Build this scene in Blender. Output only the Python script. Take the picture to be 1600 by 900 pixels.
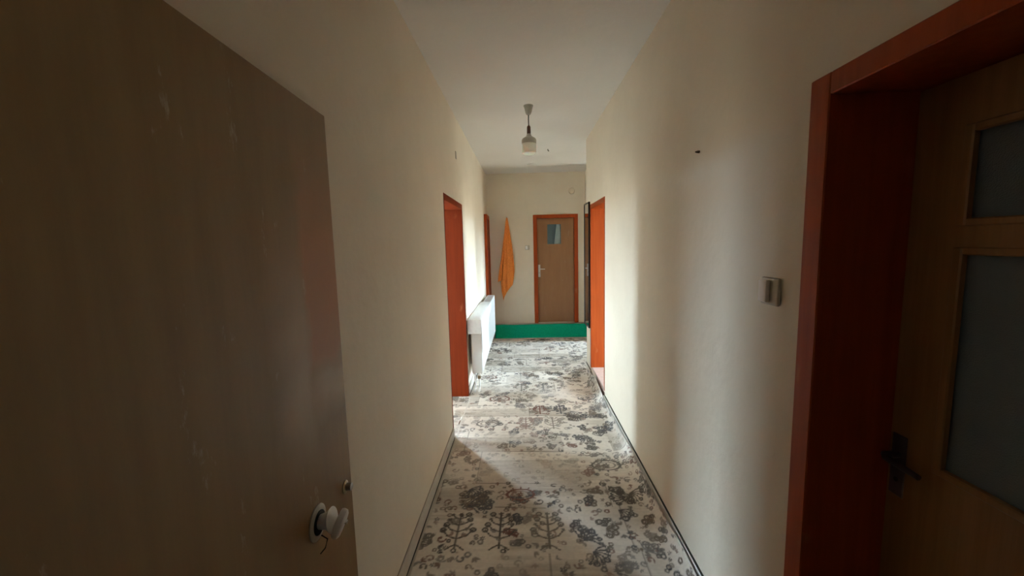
import bpy, bmesh, math, random
import numpy as np
from mathutils import Vector, Matrix

for o in list(bpy.data.objects):
    bpy.data.objects.remove(o)
scene = bpy.context.scene
COL = scene.collection
rnd = random.Random(7)
rng = np.random.default_rng(11)

# ------------------------------------------------------------------ camera
F_PX, YAW, PITCH, ROLL, CAM_H = 612.0, 1.66, 6.34, 1.40, 1.61
cam_d = bpy.data.cameras.new('camera')
cam_d.sensor_width = 36.0
cam_d.lens = F_PX / 1600.0 * 36.0
cam_d.clip_start = 0.02
cam = bpy.data.objects.new('camera', cam_d)
COL.objects.link(cam)
ya, pi_, ro = (math.radians(a) for a in (YAW, PITCH, ROLL))
fwd = Vector((-math.sin(ya) * math.cos(pi_), math.cos(ya) * math.cos(pi_), -math.sin(pi_)))
rt = fwd.cross(Vector((0, 0, 1))).normalized()
up = rt.cross(fwd)
up2 = up * math.cos(ro) + rt * math.sin(ro)
rt2 = rt * math.cos(ro) - up * math.sin(ro)
cam.matrix_world = Matrix(((rt2.x, up2.x, -fwd.x, 0), (rt2.y, up2.y, -fwd.y, 0),
                           (rt2.z, up2.z, -fwd.z, CAM_H), (0, 0, 0, 1)))
scene.camera = cam

# ------------------------------------------------------------------ sky, window portals, exposure
SKY_COLOR = (0.68, 0.85, 1.0, 1)
SKY_STRENGTH = 245.0
world = bpy.data.worlds.new('sky')
scene.world = world
world.use_nodes = True
bg = world.node_tree.nodes['Background']
bg.inputs[1].default_value = SKY_STRENGTH
_nt = world.node_tree                       # open sky above the horizon, dull ground below it
_tc = _nt.nodes.new('ShaderNodeTexCoord')
_sp = _nt.nodes.new('ShaderNodeSeparateXYZ')
_rp = _nt.nodes.new('ShaderNodeValToRGB')
_rp.color_ramp.elements[0].position = 0.49
_rp.color_ramp.elements[0].color = (0.16, 0.15, 0.13, 1)
_rp.color_ramp.elements[1].position = 0.51
_rp.color_ramp.elements[1].color = SKY_COLOR
_mr = _nt.nodes.new('ShaderNodeMapRange')
_mr.inputs[1].default_value = -1.0
_nt.links.new(_tc.outputs['Generated'], _sp.inputs[0])
_nt.links.new(_sp.outputs[2], _mr.inputs[0])
_nt.links.new(_mr.outputs[0], _rp.inputs[0])
_nt.links.new(_rp.outputs[0], bg.inputs[0])
scene.view_settings.view_transform = 'Standard'
scene.view_settings.look = 'None'
scene.view_settings.gamma = 1.0
scene.view_settings.use_curve_mapping = False
scene.view_settings.exposure = 0.18
scene.cycles.max_bounces = 16
scene.cycles.diffuse_bounces = 10
scene.cycles.glossy_bounces = 4
scene.cycles.transparent_max_bounces = 12
scene.cycles.caustics_reflective = False
scene.cycles.caustics_refractive = False
scene.cycles.use_denoising = True

# window openings: name, axis of the wall normal, wall coordinate, span along wall, z span, inward direction
WINS = {
    'left_room_side': dict(x=-4.5, y=(4.0, 4.55), z=(0.9, 2.1)),
    'left_room_end': dict(y=6.6, x=(-3.84, -3.00), z=(0.2, 2.15)),
    'recess_side': dict(x=2.6, y=(6.12, 6.56), z=(0.7, 2.0)),
    'right_room_side': dict(x=4.5, y=(2.55, 3.25), z=(0.8, 2.25)),
    'stair_fill': dict(x=1.3, y=(-1.5, -1.2), z=(1.85, 2.3)),
    'bath_fill': dict(y=8.6, x=(-0.40, -0.10), z=(1.75, 2.15)),
}


def portal(name, loc, rot, sx, sy):
    l = bpy.data.lights.new(name, 'AREA')
    l.shape = 'RECTANGLE'
    l.size, l.size_y = sx, sy
    l.cycles.is_portal = True
    o = bpy.data.objects.new(name, l)
    COL.objects.link(o)
    o.location = loc
    o.rotation_euler = rot
    o['kind'] = 'helper'


for n, w in WINS.items():
    zc, zh = (w['z'][0] + w['z'][1]) / 2, w['z'][1] - w['z'][0]
    if isinstance(w['x'], tuple):
        portal('daylight_portal', ((w['x'][0] + w['x'][1]) / 2, w['y'] + 0.1, zc), (math.radians(-90), 0, 0), w['x'][1] - w['x'][0], zh)
    else:
        s = 1 if w['x'] > 0 else -1
        portal('daylight_portal', (w['x'] + 0.1 * s, (w['y'][0] + w['y'][1]) / 2, zc), (math.radians(90), 0, math.radians(90 * s)), w['y'][1] - w['y'][0], zh)

# ------------------------------------------------------------------ materials
MATS = {}


def newmat(name):
    m = bpy.data.materials.new(name)
    m.use_nodes = True
    MATS[name] = m
    nt = m.node_tree
    return m, nt, nt.nodes['Principled BSDF']


def N(nt, t, **kw):
    n = nt.nodes.new(t)
    for k, v in kw.items():
        setattr(n, k, v)
    return n


def plain(name, col, rough=0.5, metal=0.0, spec=0.5, var=0.06, scale=30.0, bump=0.0, bscale=120.0):
    m, nt, p = newmat(name)
    p.inputs['Roughness'].default_value = rough
    p.inputs['Metallic'].default_value = metal
    p.inputs['Specular IOR Level'].default_value = spec
    tc = N(nt, 'ShaderNodeTexCoord')
    nz = N(nt, 'ShaderNodeTexNoise')
    nz.inputs['Scale'].default_value = scale
    nz.inputs['Detail'].default_value = 4
    nt.links.new(tc.outputs['Object'], nz.inputs['Vector'])
    r = N(nt, 'ShaderNodeValToRGB')
    r.color_ramp.elements[0].position = 0.3
    r.color_ramp.elements[1].position = 0.7
    r.color_ramp.elements[0].color = tuple(c * (1 - var) for c in col) + (1,)
    r.color_ramp.elements[1].color = tuple(min(1, c * (1 + var)) for c in col) + (1,)
    nt.links.new(nz.outputs['Fac'], r.inputs['Fac'])
    nt.links.new(r.outputs['Color'], p.inputs['Base Color'])
    if bump:
        n2 = N(nt, 'ShaderNodeTexNoise')
        n2.inputs['Scale'].default_value = bscale
        n2.inputs['Detail'].default_value = 3
        nt.links.new(tc.outputs['Object'], n2.inputs['Vector'])
        b = N(nt, 'ShaderNodeBump')
        b.inputs['Strength'].default_value = bump
        b.inputs['Distance'].default_value = 0.01
        nt.links.new(n2.outputs['Fac'], b.inputs['Height'])
        nt.links.new(b.outputs['Normal'], p.inputs['Normal'])
    return m


def plaster(name, col, dirt, mottle=0.5):
    """painted plaster: big soft blotches, fine grain relief"""
    m, nt, p = newmat(name)
    p.inputs['Roughness'].default_value = 0.62
    p.inputs['Specular IOR Level'].default_value = 0.35
    tc = N(nt, 'ShaderNodeTexCoord')
    n1 = N(nt, 'ShaderNodeTexNoise')
    n1.inputs['Scale'].default_value = 1.7
    n1.inputs['Detail'].default_value = 5
    n1.inputs['Roughness'].default_value = 0.6
    nt.links.new(tc.outputs['Object'], n1.inputs['Vector'])
    r = N(nt, 'ShaderNodeValToRGB')
    r.color_ramp.elements[0].position = 0.30
    r.color_ramp.elements[1].position = 0.62
    r.color_ramp.elements[0].color = dirt + (1,)
    r.color_ramp.elements[1].color = col + (1,)
    nt.links.new(n1.outputs['Fac'], r.inputs['Fac'])
    mix = N(nt, 'ShaderNodeMix', data_type='RGBA')
    mix.inputs[0].default_value = mottle
    mix.inputs[6].default_value = col + (1,)
    nt.links.new(r.outputs['Color'], mix.inputs[7])
    nt.links.new(mix.outputs[2], p.inputs['Base Color'])
    n2 = N(nt, 'ShaderNodeTexNoise')
    n2.inputs['Scale'].default_value = 14
    n2.inputs['Detail'].default_value = 6
    nt.links.new(tc.outputs['Object'], n2.inputs['Vector'])
    b = N(nt, 'ShaderNodeBump')
    b.inputs['Strength'].default_value = 0.25
    b.inputs['Distance'].default_value = 0.012
    nt.links.new(n2.outputs['Fac'], b.inputs['Height'])
    nt.links.new(b.outputs['Normal'], p.inputs['Normal'])
    return m


def wood(name, c1, c2, rough=0.4, sx=18.0, sz=0.9, wear=None, wear_amt=0.0):
    """varnished veneer: grain drawn out along z"""
    m, nt, p = newmat(name)
    p.inputs['Roughness'].default_value = rough
    tc = N(nt, 'ShaderNodeTexCoord')
    mp = N(nt, 'ShaderNodeMapping')
    mp.inputs['Scale'].default_value = (sx, sx, sz)
    nt.links.new(tc.outputs['Object'], mp.inputs['Vector'])
    nz = N(nt, 'ShaderNodeTexNoise')
    nz.inputs['Scale'].default_value = 2.2
    nz.inputs['Detail'].default_value = 6
    nz.inputs['Roughness'].default_value = 0.65
    nt.links.new(mp.outputs['Vector'], nz.inputs['Vector'])
    r = N(nt, 'ShaderNodeValToRGB')
    r.color_ramp.elements[0].position = 0.32
    r.color_ramp.elements[1].position = 0.68
    r.color_ramp.elements[0].color = c1 + (1,)
    r.color_ramp.elements[1].color = c2 + (1,)
    nt.links.new(nz.outputs['Fac'], r.inputs['Fac'])
    out = r.outputs['Color']
    if wear:
        n2 = N(nt, 'ShaderNodeTexNoise')
        n2.inputs['Scale'].default_value = 9
        n2.inputs['Detail'].default_value = 5
        m2 = N(nt, 'ShaderNodeMapping')
        m2.inputs['Scale'].default_value = (1.4, 1.4, 0.5)
        nt.links.new(tc.outputs['Object'], m2.inputs['Vector'])
        nt.links.new(m2.outputs['Vector'], n2.inputs['Vector'])
        r2 = N(nt, 'ShaderNodeValToRGB')
        r2.color_ramp.elements[0].position = 0.66
        r2.color_ramp.elements[1].position = 0.76
        r2.color_ramp.elements[0].color = (0, 0, 0, 1)
        r2.color_ramp.elements[1].color = (wear_amt,) * 3 + (1,)
        nt.links.new(n2.outputs['Fac'], r2.inputs['Fac'])
        mix = N(nt, 'ShaderNodeMix', data_type='RGBA')
        nt.links.new(r2.outputs['Color'], mix.inputs[0])
        nt.links.new(out, mix.inputs[6])
        mix.inputs[7].default_value = wear + (1,)
        out = mix.outputs[2]
    nt.links.new(out, p.inputs['Base Color'])
    b = N(nt, 'ShaderNodeBump')
    b.inputs['Strength'].default_value = 0.12
    b.inputs['Distance'].default_value = 0.004
    nt.links.new(nz.outputs['Fac'], b.inputs['Height'])
    nt.links.new(b.outputs['Normal'], p.inputs['Normal'])
    return m


def glass_pane(name, tint, transp=0.9, rough=0.02):
    m, nt, p = newmat(name)
    nt.nodes.remove(p)
    out = nt.nodes['Material Output']
    t = N(nt, 'ShaderNodeBsdfTransparent')
    t.inputs[0].default_value = tint + (1,)
    g = N(nt, 'ShaderNodeBsdfGlossy')
    g.inputs['Roughness'].default_value = rough
    mx = N(nt, 'ShaderNodeMixShader')
    mx.inputs[0].default_value = 1 - transp
    nt.links.new(t.outputs[0], mx.inputs[1])
    nt.links.new(g.outputs[0], mx.inputs[2])
    nt.links.new(mx.outputs[0], out.inputs[0])
    return m


WALL = (0.78, 0.70, 0.575)
plaster('wall_paint', WALL, (0.66, 0.575, 0.45), 0.45)
plaster('ceiling_paint', (0.77, 0.755, 0.72), (0.70, 0.68, 0.64), 0.4)
plaster('room_paint', (0.80, 0.77, 0.72), (0.74, 0.71, 0.66), 0.3)
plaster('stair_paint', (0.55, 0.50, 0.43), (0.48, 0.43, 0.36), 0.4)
plaster('bath_paint', (0.17, 0.23, 0.255), (0.14, 0.19, 0.21), 0.4)
plain('floor_screed', (0.50, 0.47, 0.42), 0.7, scale=6, var=0.12, bump=0.1)
plain('skirting_tile', (0.60, 0.56, 0.49), 0.4, scale=9, var=0.1)
plain('shade_dark', (0.035, 0.03, 0.024), 0.8)  # near-black for the shade lines painted along the skirtings
wood('orange_varnish', (0.29, 0.046, 0.008), (0.38, 0.070, 0.013), 0.38, wear=(0.6, 0.30, 0.16), wear_amt=0.3)
MATS['orange_varnish'].node_tree.nodes['Principled BSDF'].inputs['Specular IOR Level'].default_value = 0.15
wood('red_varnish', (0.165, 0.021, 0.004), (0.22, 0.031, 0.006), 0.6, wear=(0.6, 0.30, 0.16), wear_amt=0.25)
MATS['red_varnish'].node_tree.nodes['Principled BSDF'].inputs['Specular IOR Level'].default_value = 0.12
wood('door_veneer', (0.27, 0.122, 0.046), (0.31, 0.148, 0.060), 0.42, sx=7, wear=(0.5, 0.38, 0.26), wear_amt=0.25)
wood('glazed_door_wood', (0.27, 0.125, 0.04), (0.36, 0.18, 0.065), 0.4)
plain('white_enamel', (0.70, 0.70, 0.69), 0.28, var=0.02)
plain('white_plastic', (0.90, 0.89, 0.87), 0.3, var=0.02)
plain('cream_plastic', (0.50, 0.45, 0.37), 0.4, var=0.03)
plain('aged_plastic', (0.46, 0.42, 0.36), 0.45, var=0.05)
plain('grey_metal', (0.42, 0.41, 0.40), 0.35, metal=0.8, var=0.05)
plain('brass_dark', (0.30, 0.24, 0.15), 0.3, metal=0.9, var=0.05)
plain('chrome', (0.8, 0.8, 0.8), 0.12, metal=1.0, var=0.01)
plain('black_void', (0.008, 0.007, 0.006), 0.9, var=0.0)
plain('cord_brown', (0.05, 0.035, 0.025), 0.6)
plain('socket_brown', (0.11, 0.055, 0.03), 0.4)
plain('mirror_frame', (0.012, 0.009, 0.009), 0.4)
plain('green_felt', (0.004, 0.34, 0.20), 0.95, spec=0.1, scale=90, var=0.25, bump=0.5, bscale=400)
plain('concrete_tread', (0.42, 0.39, 0.34), 0.7, var=0.1, bump=0.1)
plain('pink_sill', (0.62, 0.50, 0.46), 0.6, var=0.08)
plain('towel_orange', (0.92, 0.31, 0.075), 0.95, spec=0.1, scale=60, var=0.14, bump=0.5, bscale=300)
plain('cloth_white', (0.76, 0.77, 0.78), 0.9, spec=0.1, scale=40, var=0.04, bump=0.3, bscale=250)
plain('curtain_white', (0.86, 0.85, 0.82), 0.9, spec=0.1, var=0.04)
plain('purple_metal', (0.12, 0.09, 0.10), 0.35, metal=0.5)
plain('mark_brown', (0.09, 0.06, 0.04), 0.8)
plain('line_brown', (0.30, 0.26, 0.21), 0.8)

m, nt, p = newmat('mirror_glass')
p.inputs['Base Color'].default_value = (0.78, 0.76, 0.76, 1)
p.inputs['Metallic'].default_value = 1
p.inputs['Roughness'].default_value = 0.03
m, nt, p = newmat('opal_glass')
p.inputs['Base Color'].default_value = (0.92, 0.89, 0.85, 1)
p.inputs['Roughness'].default_value = 0.2
p.inputs['Subsurface Weight'].default_value = 0.4
p.inputs['Subsurface Scale'].default_value = 0.05
m, nt, p = newmat('frosted_glass')
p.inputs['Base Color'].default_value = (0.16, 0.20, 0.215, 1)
p.inputs['Roughness'].default_value = 0.38
tc = N(nt, 'ShaderNodeTexCoord')
vz = N(nt, 'ShaderNodeTexVoronoi')
vz.inputs['Scale'].default_value = 260
nt.links.new(tc.outputs['Object'], vz.inputs['Vector'])
b = N(nt, 'ShaderNodeBump')
b.inputs['Strength'].default_value = 0.3
b.inputs['Distance'].default_value = 0.003
nt.links.new(vz.outputs['Distance'], b.inputs['Height'])
nt.links.new(b.outputs['Normal'], p.inputs['Normal'])
glass_pane('clear_pane', (0.97, 0.99, 0.99), 0.94)
glass_pane('bath_pane', (0.82, 0.90, 0.93), 0.96, 0.05)


def entrance_door_mat():
    """veneer leaf in leaf coordinates: worn strip down the lock edge, scuffs and scratches"""
    m = wood('entrance_veneer', (0.21, 0.116, 0.042), (0.26, 0.150, 0.056), 0.42, sx=5, sz=0.6)
    nt = m.node_tree
    p = nt.nodes['Principled BSDF']
    p.inputs['Specular IOR Level'].default_value = 0.3
    base = p.inputs['Base Color'].links[0].from_socket
    tc = N(nt, 'ShaderNodeTexCoord')
    sp = N(nt, 'ShaderNodeSeparateXYZ')
    nt.links.new(tc.outputs['Object'], sp.inputs[0])
    nz = N(nt, 'ShaderNodeTexNoise')
    nz.inputs['Scale'].default_value = 7
    nz.inputs['Detail'].default_value = 5
    nt.links.new(tc.outputs['Object'], nz.inputs['Vector'])

    def M(op, a, b=None, c=None, clamp=False):
        n = N(nt, 'ShaderNodeMath', operation=op, use_clamp=clamp)
        for i, v in enumerate((a, b, c)):
            if v is None:
                continue
            if isinstance(v, (int, float)):
                n.inputs[i].default_value = v
            else:
                nt.links.new(v, n.inputs[i])
        return n.outputs[0]

    def ramp01(v, lo, hi):
        n = N(nt, 'ShaderNodeMapRange')
        n.inputs[1].default_value, n.inputs[2].default_value = lo, hi
        nt.links.new(v, n.inputs[0])
        return n.outputs[0]
    Yl, Zl = sp.outputs[1], sp.outputs[2]
    jit = M('MULTIPLY', M('SUBTRACT', nz.outputs['Fac'], 0.5), 0.10)
    yj = M('ADD', Yl, jit)
    zj = M('ADD', Zl, jit)
    # bare reddish strip along the lock edge, z 1.25..1.85
    strip = M('MULTIPLY', ramp01(yj, 0.63, 0.67), M('MULTIPLY', ramp01(zj, 1.27, 1.31), M('SUBTRACT', 1.0, ramp01(zj, 1.62, 1.92))))
    # pale rubbed patch inside it
    pale = M('MULTIPLY', ramp01(yj, 0.48, 0.60), M('SUBTRACT', 1.0, ramp01(yj, 0.63, 0.68)))
    pale = M('MULTIPLY', pale, M('MULTIPLY', ramp01(zj, 1.02, 1.25), M('SUBTRACT', 1.0, ramp01(zj, 1.42, 1.78))))
    low = M('MULTIPLY', ramp01(yj, 0.58, 0.72), M('MULTIPLY', ramp01(zj, 1.12, 1.20), M('SUBTRACT', 1.0, ramp01(zj, 1.25, 1.32))))
    pale = M('MAXIMUM', pale, low)
    # short white scratches
    mp = N(nt, 'ShaderNodeMapping')
    mp.inputs['Scale'].default_value = (1, 5.5, 1.9)
    nt.links.new(tc.outputs['Object'], mp.inputs['Vector'])
    ns = N(nt, 'ShaderNodeTexNoise')
    ns.inputs['Scale'].default_value = 2.4
    ns.inputs['Detail'].default_value = 6
    ns.inputs['Roughness'].default_value = 0.7
    nt.links.new(mp.outputs['Vector'], ns.inputs['Vector'])
    scr = M('MULTIPLY', ramp01(ns.outputs['Fac'], 0.625, 0.71), 0.55)

    def mixc(fac, a, colr):
        mx = N(nt, 'ShaderNodeMix', data_type='RGBA')
        nt.links.new(fac, mx.inputs[0])
        nt.links.new(a, mx.inputs[6])
        mx.inputs[7].default_value = colr + (1,)
        return mx.outputs[2]
    c = mixc(M('MULTIPLY', strip, 0.9), base, (0.40, 0.185, 0.095))
    c = mixc(M('MULTIPLY', pale, 0.6), c, (0.46, 0.34, 0.245))
    c = mixc(scr, c, (0.50, 0.43, 0.33))
    nt.links.new(c, p.inputs['Base Color'])


entrance_door_mat()

# rug: woven print carried by a colour attribute (drawn below), pile relief by noise
m, nt, p = newmat('rug_weave')
p.inputs['Roughness'].default_value = 0.95
p.inputs['Specular IOR Level'].default_value = 0.15
at = N(nt, 'ShaderNodeAttribute')
at.attribute_name = 'print'
tc = N(nt, 'ShaderNodeTexCoord')
mp = N(nt, 'ShaderNodeMapping')
mp.inputs['Scale'].default_value = (30, 330, 60)
nt.links.new(tc.outputs['Object'], mp.inputs['Vector'])
nz = N(nt, 'ShaderNodeTexNoise')
nz.inputs['Scale'].default_value = 1.0
nz.inputs['Detail'].default_value = 3
nt.links.new(mp.outputs['Vector'], nz.inputs['Vector'])
r = N(nt, 'ShaderNodeValToRGB')
r.color_ramp.elements[0].color = (0.88, 0.88, 0.87, 1)
r.color_ramp.elements[1].color = (1.12, 1.11, 1.1, 1)
nt.links.new(nz.outputs['Fac'], r.inputs['Fac'])
mx = N(nt, 'ShaderNodeMix', data_type='RGBA', blend_type='MULTIPLY')
mx.inputs[0].default_value = 1.0
nt.links.new(at.outputs['Color'], mx.inputs[6])
nt.links.new(r.outputs['Color'], mx.inputs[7])
nt.links.new(mx.outputs[2], p.inputs['Base Color'])
b = N(nt, 'ShaderNodeBump')
b.inputs['Strength'].default_value = 0.3
b.inputs['Distance'].default_value = 0.003
nt.links.new(nz.outputs['Fac'], b.inputs['Height'])
nt.links.new(b.outputs['Normal'], p.inputs['Normal'])


# ------------------------------------------------------------------ mesh helpers
class MB:
    def __init__(self):
        self.bm = bmesh.new()

    def box(self, x0, x1, y0, y1, z0, z1, bevel=0.0, seg=2):
        vs = [self.bm.verts.new(v) for v in ((x0, y0, z0), (x1, y0, z0), (x1, y1, z0), (x0, y1, z0),
                                             (x0, y0, z1), (x1, y0, z1), (x1, y1, z1), (x0, y1, z1))]
        fs = [self.bm.faces.new([vs[i] for i in q]) for q in
              ((0, 3, 2, 1), (4, 5, 6, 7), (0, 1, 5, 4), (1, 2, 6, 5), (2, 3, 7, 6), (3, 0, 4, 7))]
        if bevel > 0:
            es = list({e for f in fs for e in f.edges})
            bmesh.ops.bevel(self.bm, geom=es, offset=bevel, segments=seg, profile=0.5, affect='EDGES')
        return self

    def tube(self, pts, r, n=12, cap=True):
        pts = [Vector(q) for q in pts]
        rs = r if isinstance(r, (list, tuple)) else [r] * len(pts)
        rings = []
        for i, q in enumerate(pts):
            d = (pts[min(i + 1, len(pts) - 1)] - pts[max(i - 1, 0)]).normalized()
            a = Vector((0, 0, 1)) if abs(d.z) < 0.9 else Vector((1, 0, 0))
            u = d.cross(a).normalized()
            v = d.cross(u).normalized()
            rings.append([self.bm.verts.new(q + (u * math.cos(2 * math.pi * k / n) + v * math.sin(2 * math.pi * k / n)) * rs[i]) for k in range(n)])
        for a, b_ in zip(rings, rings[1:]):
            for k in range(n):
                self.bm.faces.new((a[k], a[(k + 1) % n], b_[(k + 1) % n], b_[k]))
        if cap:
            self.bm.faces.new(rings[0][::-1])
            self.bm.faces.new(rings[-1])
        return self

    def lathe(self, prof, axis='z', n=32, c=(0, 0, 0)):
        """prof: list of (r, h) along the axis; closed with caps when r>0 at the ends"""
        c = Vector(c)
        rings = []
        for r_, h_ in prof:
            ring = []
            for k in range(n):
                a = 2 * math.pi * k / n
                u, v = r_ * math.cos(a), r_ * math.sin(a)
                q = (u, v, h_) if axis == 'z' else (h_, u, v) if axis == 'x' else (u, h_, v)
                ring.append(self.bm.verts.new(c + Vector(q)))
            rings.append(ring)
        for a, b_ in zip(rings, rings[1:]):
            for k in range(n):
                self.bm.faces.new((a[k], a[(k + 1) % n], b_[(k + 1) % n], b_[k]))
        self.bm.faces.new(rings[0][::-1])
        self.bm.faces.new(rings[-1])
        return self

    def grid(self, pts):
        vs = [[self.bm.verts.new(q) for q in row] for row in pts]
        for i in range(len(vs) - 1):
            for j in range(len(vs[0]) - 1):
                self.bm.faces.new((vs[i][j], vs[i][j + 1], vs[i + 1][j + 1], vs[i + 1][j]))
        return self

    def xform(self, mat):
        bmesh.ops.transform(self.bm, matrix=mat, verts=self.bm.verts)
        return self

    def build(self, name, mat, parent=None, smooth=False):
        bmesh.ops.recalc_face_normals(self.bm, faces=self.bm.faces)
        me = bpy.data.meshes.new(name)
        self.bm.to_mesh(me)
        self.bm.free()
        me.materials.append(MATS[mat])
        if smooth:
            for pl in me.polygons:
                pl.use_smooth = True
            me.set_sharp_from_angle(angle=math.radians(40))
        o = bpy.data.objects.new(name, me)
        COL.objects.link(o)
        if parent is not None:
            o.parent = parent
        return o


def empty(name, loc=(0, 0, 0), rz=0.0):
    o = bpy.data.objects.new(name, None)
    COL.objects.link(o)
    o.location = loc
    o.rotation_euler = (0, 0, rz)
    o.empty_display_size = 0.05
    return o


def tag(o, label, cat, group=None, kind=None):
    o['label'] = label
    o['category'] = cat
    if group:
        o['group'] = group
    if kind:
        o['kind'] = kind
    return o


def struct(o, label, cat):
    return tag(o, label, cat, kind='structure')


# ------------------------------------------------------------------ dimensions
XL, XLB = -0.615, -0.815        # left wall: corridor face, room face
XR, XRB = 0.787, 1.03           # right wall
H = 2.832
YF, YFB = 6.95, 7.10            # far wall
YC = 4.86                       # where the right wall ends
L1 = (3.13, 4.08, 2.03)         # left doorway y0, y1, head height (outside of lining)
R1 = (3.78, 4.57, 2.04)
R0 = (0.26, 1.12, 2.02)
FD = (0.195, 0.975, 0.195, 2.112)   # far door x0,x1,z0,z1

# floor and ceiling
struct(MB().box(-4.7, 4.7, -2.0, 8.8, -0.12, 0).build('floor', 'floor_screed'), 'pale floor slab of the hallway under the patterned rug', 'floor')
struct(MB().box(-4.7, 4.7, -2.0, 8.8, H, H + 0.15).build('ceiling', 'ceiling_paint'), 'off white plastered hallway ceiling', 'ceiling')

# corridor walls
w = MB()
w.box(XLB, XL, 0.14, L1[0], 0, H).box(XLB, XL, L1[1], 8.6, 0, H).box(XLB, XL, L1[0], L1[1], L1[2], H)
struct(w.build('wall_left', 'wall_paint'), 'beige left hallway wall with an open doorway', 'wall')
w = MB()
w.box(XR, XRB, -0.2, R0[0], 0, H).box(XR, XRB, R0[1], R1[0], 0, H).box(XR, XRB, R1[1], YC, 0, H)
w.box(XR, XRB, R0[0], R0[1], R0[2], H).box(XR, XRB, R1[0], R1[1], R1[2], H)
struct(w.build('wall_right', 'wall_paint'), 'beige right hallway wall with two doorways', 'wall')
w = MB()
w.box(XL, FD[0], YF, YFB, 0, H).box(FD[1], 1.25, YF, YFB, 0, H).box(FD[0], FD[1], YF, YFB, FD[3], H).box(FD[0], FD[1], YF, YFB, 0, FD[2])
struct(w.build('wall_far', 'wall_paint'), 'beige end wall of the hallway behind the green step', 'wall')
w = MB()
w.box(-1.4, -0.60, 0.14, 0.32, 0, H).box(0.56, XR, 0.02, 0.20, 0, H).box(-0.60, 0.56, 0.02, 0.32, 2.06, H)
w.box(-1.4, -1.2, -1.9, 0.14, 0, H).box(1.3, 1.5, -1.9, -1.5, 0, H).box(1.3, 1.5, -1.2, -0.2, 0, H).box(1.3, 1.5, -1.5, -1.2, 0, 1.85).box(1.3, 1.5, -1.5, -1.2, 2.3, H).box(-1.4, 1.5, -2.0, -1.9, 0, H).box(XR, 1.5, -0.3, -0.2, 0, H)
struct(w.build('wall_entrance', 'stair_paint'), 'dark stairwell walls behind the entrance door', 'wall')

# unseen rooms that the daylight comes through
a, b2 = WINS['left_room_side'], WINS['left_room_end']
w = MB()
w.box(-4.7, -4.5, 2.0, a['y'][0], 0, H).box(-4.7, -4.5, a['y'][1], 6.8, 0, H)
w.box(-4.7, -4.5, *a['y'], 0, a['z'][0]).box(-4.7, -4.5, *a['y'], a['z'][1], H)
w.box(-4.5, XLB, 1.8, 2.0, 0, H)
w.box(-4.5, b2['x'][0], 6.6, 6.8, 0, H).box(b2['x'][1], XLB, 6.6, 6.8, 0, H)
w.box(*b2['x'], 6.6, 6.8, 0, b2['z'][0]).box(*b2['x'], 6.6, 6.8, b2['z'][1], H)
struct(w.build('wall_left_room', 'room_paint'), 'pale walls of the room beyond the left doorway', 'wall')
c = WINS['recess_side']
w = MB()
w.box(2.6, 2.8, YC, c['y'][0], 0, H).box(2.6, 2.8, c['y'][1], 8.8, 0, H)
w.box(2.6, 2.8, *c['y'], 0, c['z'][0]).box(2.6, 2.8, *c['y'], c['z'][1], H)
w.box(XRB, 4.7, YC - 0.2, YC, 0, H).box(1.1, 2.6, 8.6, 8.8, 0, H).box(1.10, 1.25, 6.32, YF, 0, H).box(1.10, 1.25, YFB, 8.6, 0, H)  # includes an unseen stub wall, added to cut off the window light
struct(w.build('wall_recess', 'wall_paint'), 'beige walls of the side hall past the right corner', 'wall')
d = WINS['bath_fill']
w = MB()
w.box(XLB, d['x'][0], 8.6, 8.8, 0, H).box(d['x'][1], 1.1, 8.6, 8.8, 0, H)
w.box(*d['x'], 8.6, 8.8, 0, d['z'][0]).box(*d['x'], 8.6, 8.8, d['z'][1], H)
struct(w.build('wall_bathroom', 'bath_paint'), 'blue grey wall of the small room behind the far door', 'wall')
w = MB()
w.box(XRB, 3.0, -0.3, -0.2, 0, H).box(XRB, 3.0, 2.3, 2.4, 0, H).box(3.0, 3.1, -0.3, 2.4, 0, H)
struct(w.build('wall_right_room', 'stair_paint'), 'walls of the dark room behind the frosted glass door', 'wall')
q = WINS['right_room_side']
w = MB()
w.box(XRB, 4.7, 2.4, 2.5, 0, H).box(4.5, 4.7, 2.5, q['y'][0], 0, H).box(4.5, 4.7, q['y'][1], YC - 0.2, 0, H)
w.box(4.5, 4.7, *q['y'], 0, q['z'][0]).box(4.5, 4.7, *q['y'], q['z'][1], H)
struct(w.build('wall_right_bedroom', 'room_paint'), 'pale walls of the room beyond the orange door frame', 'wall')


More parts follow.
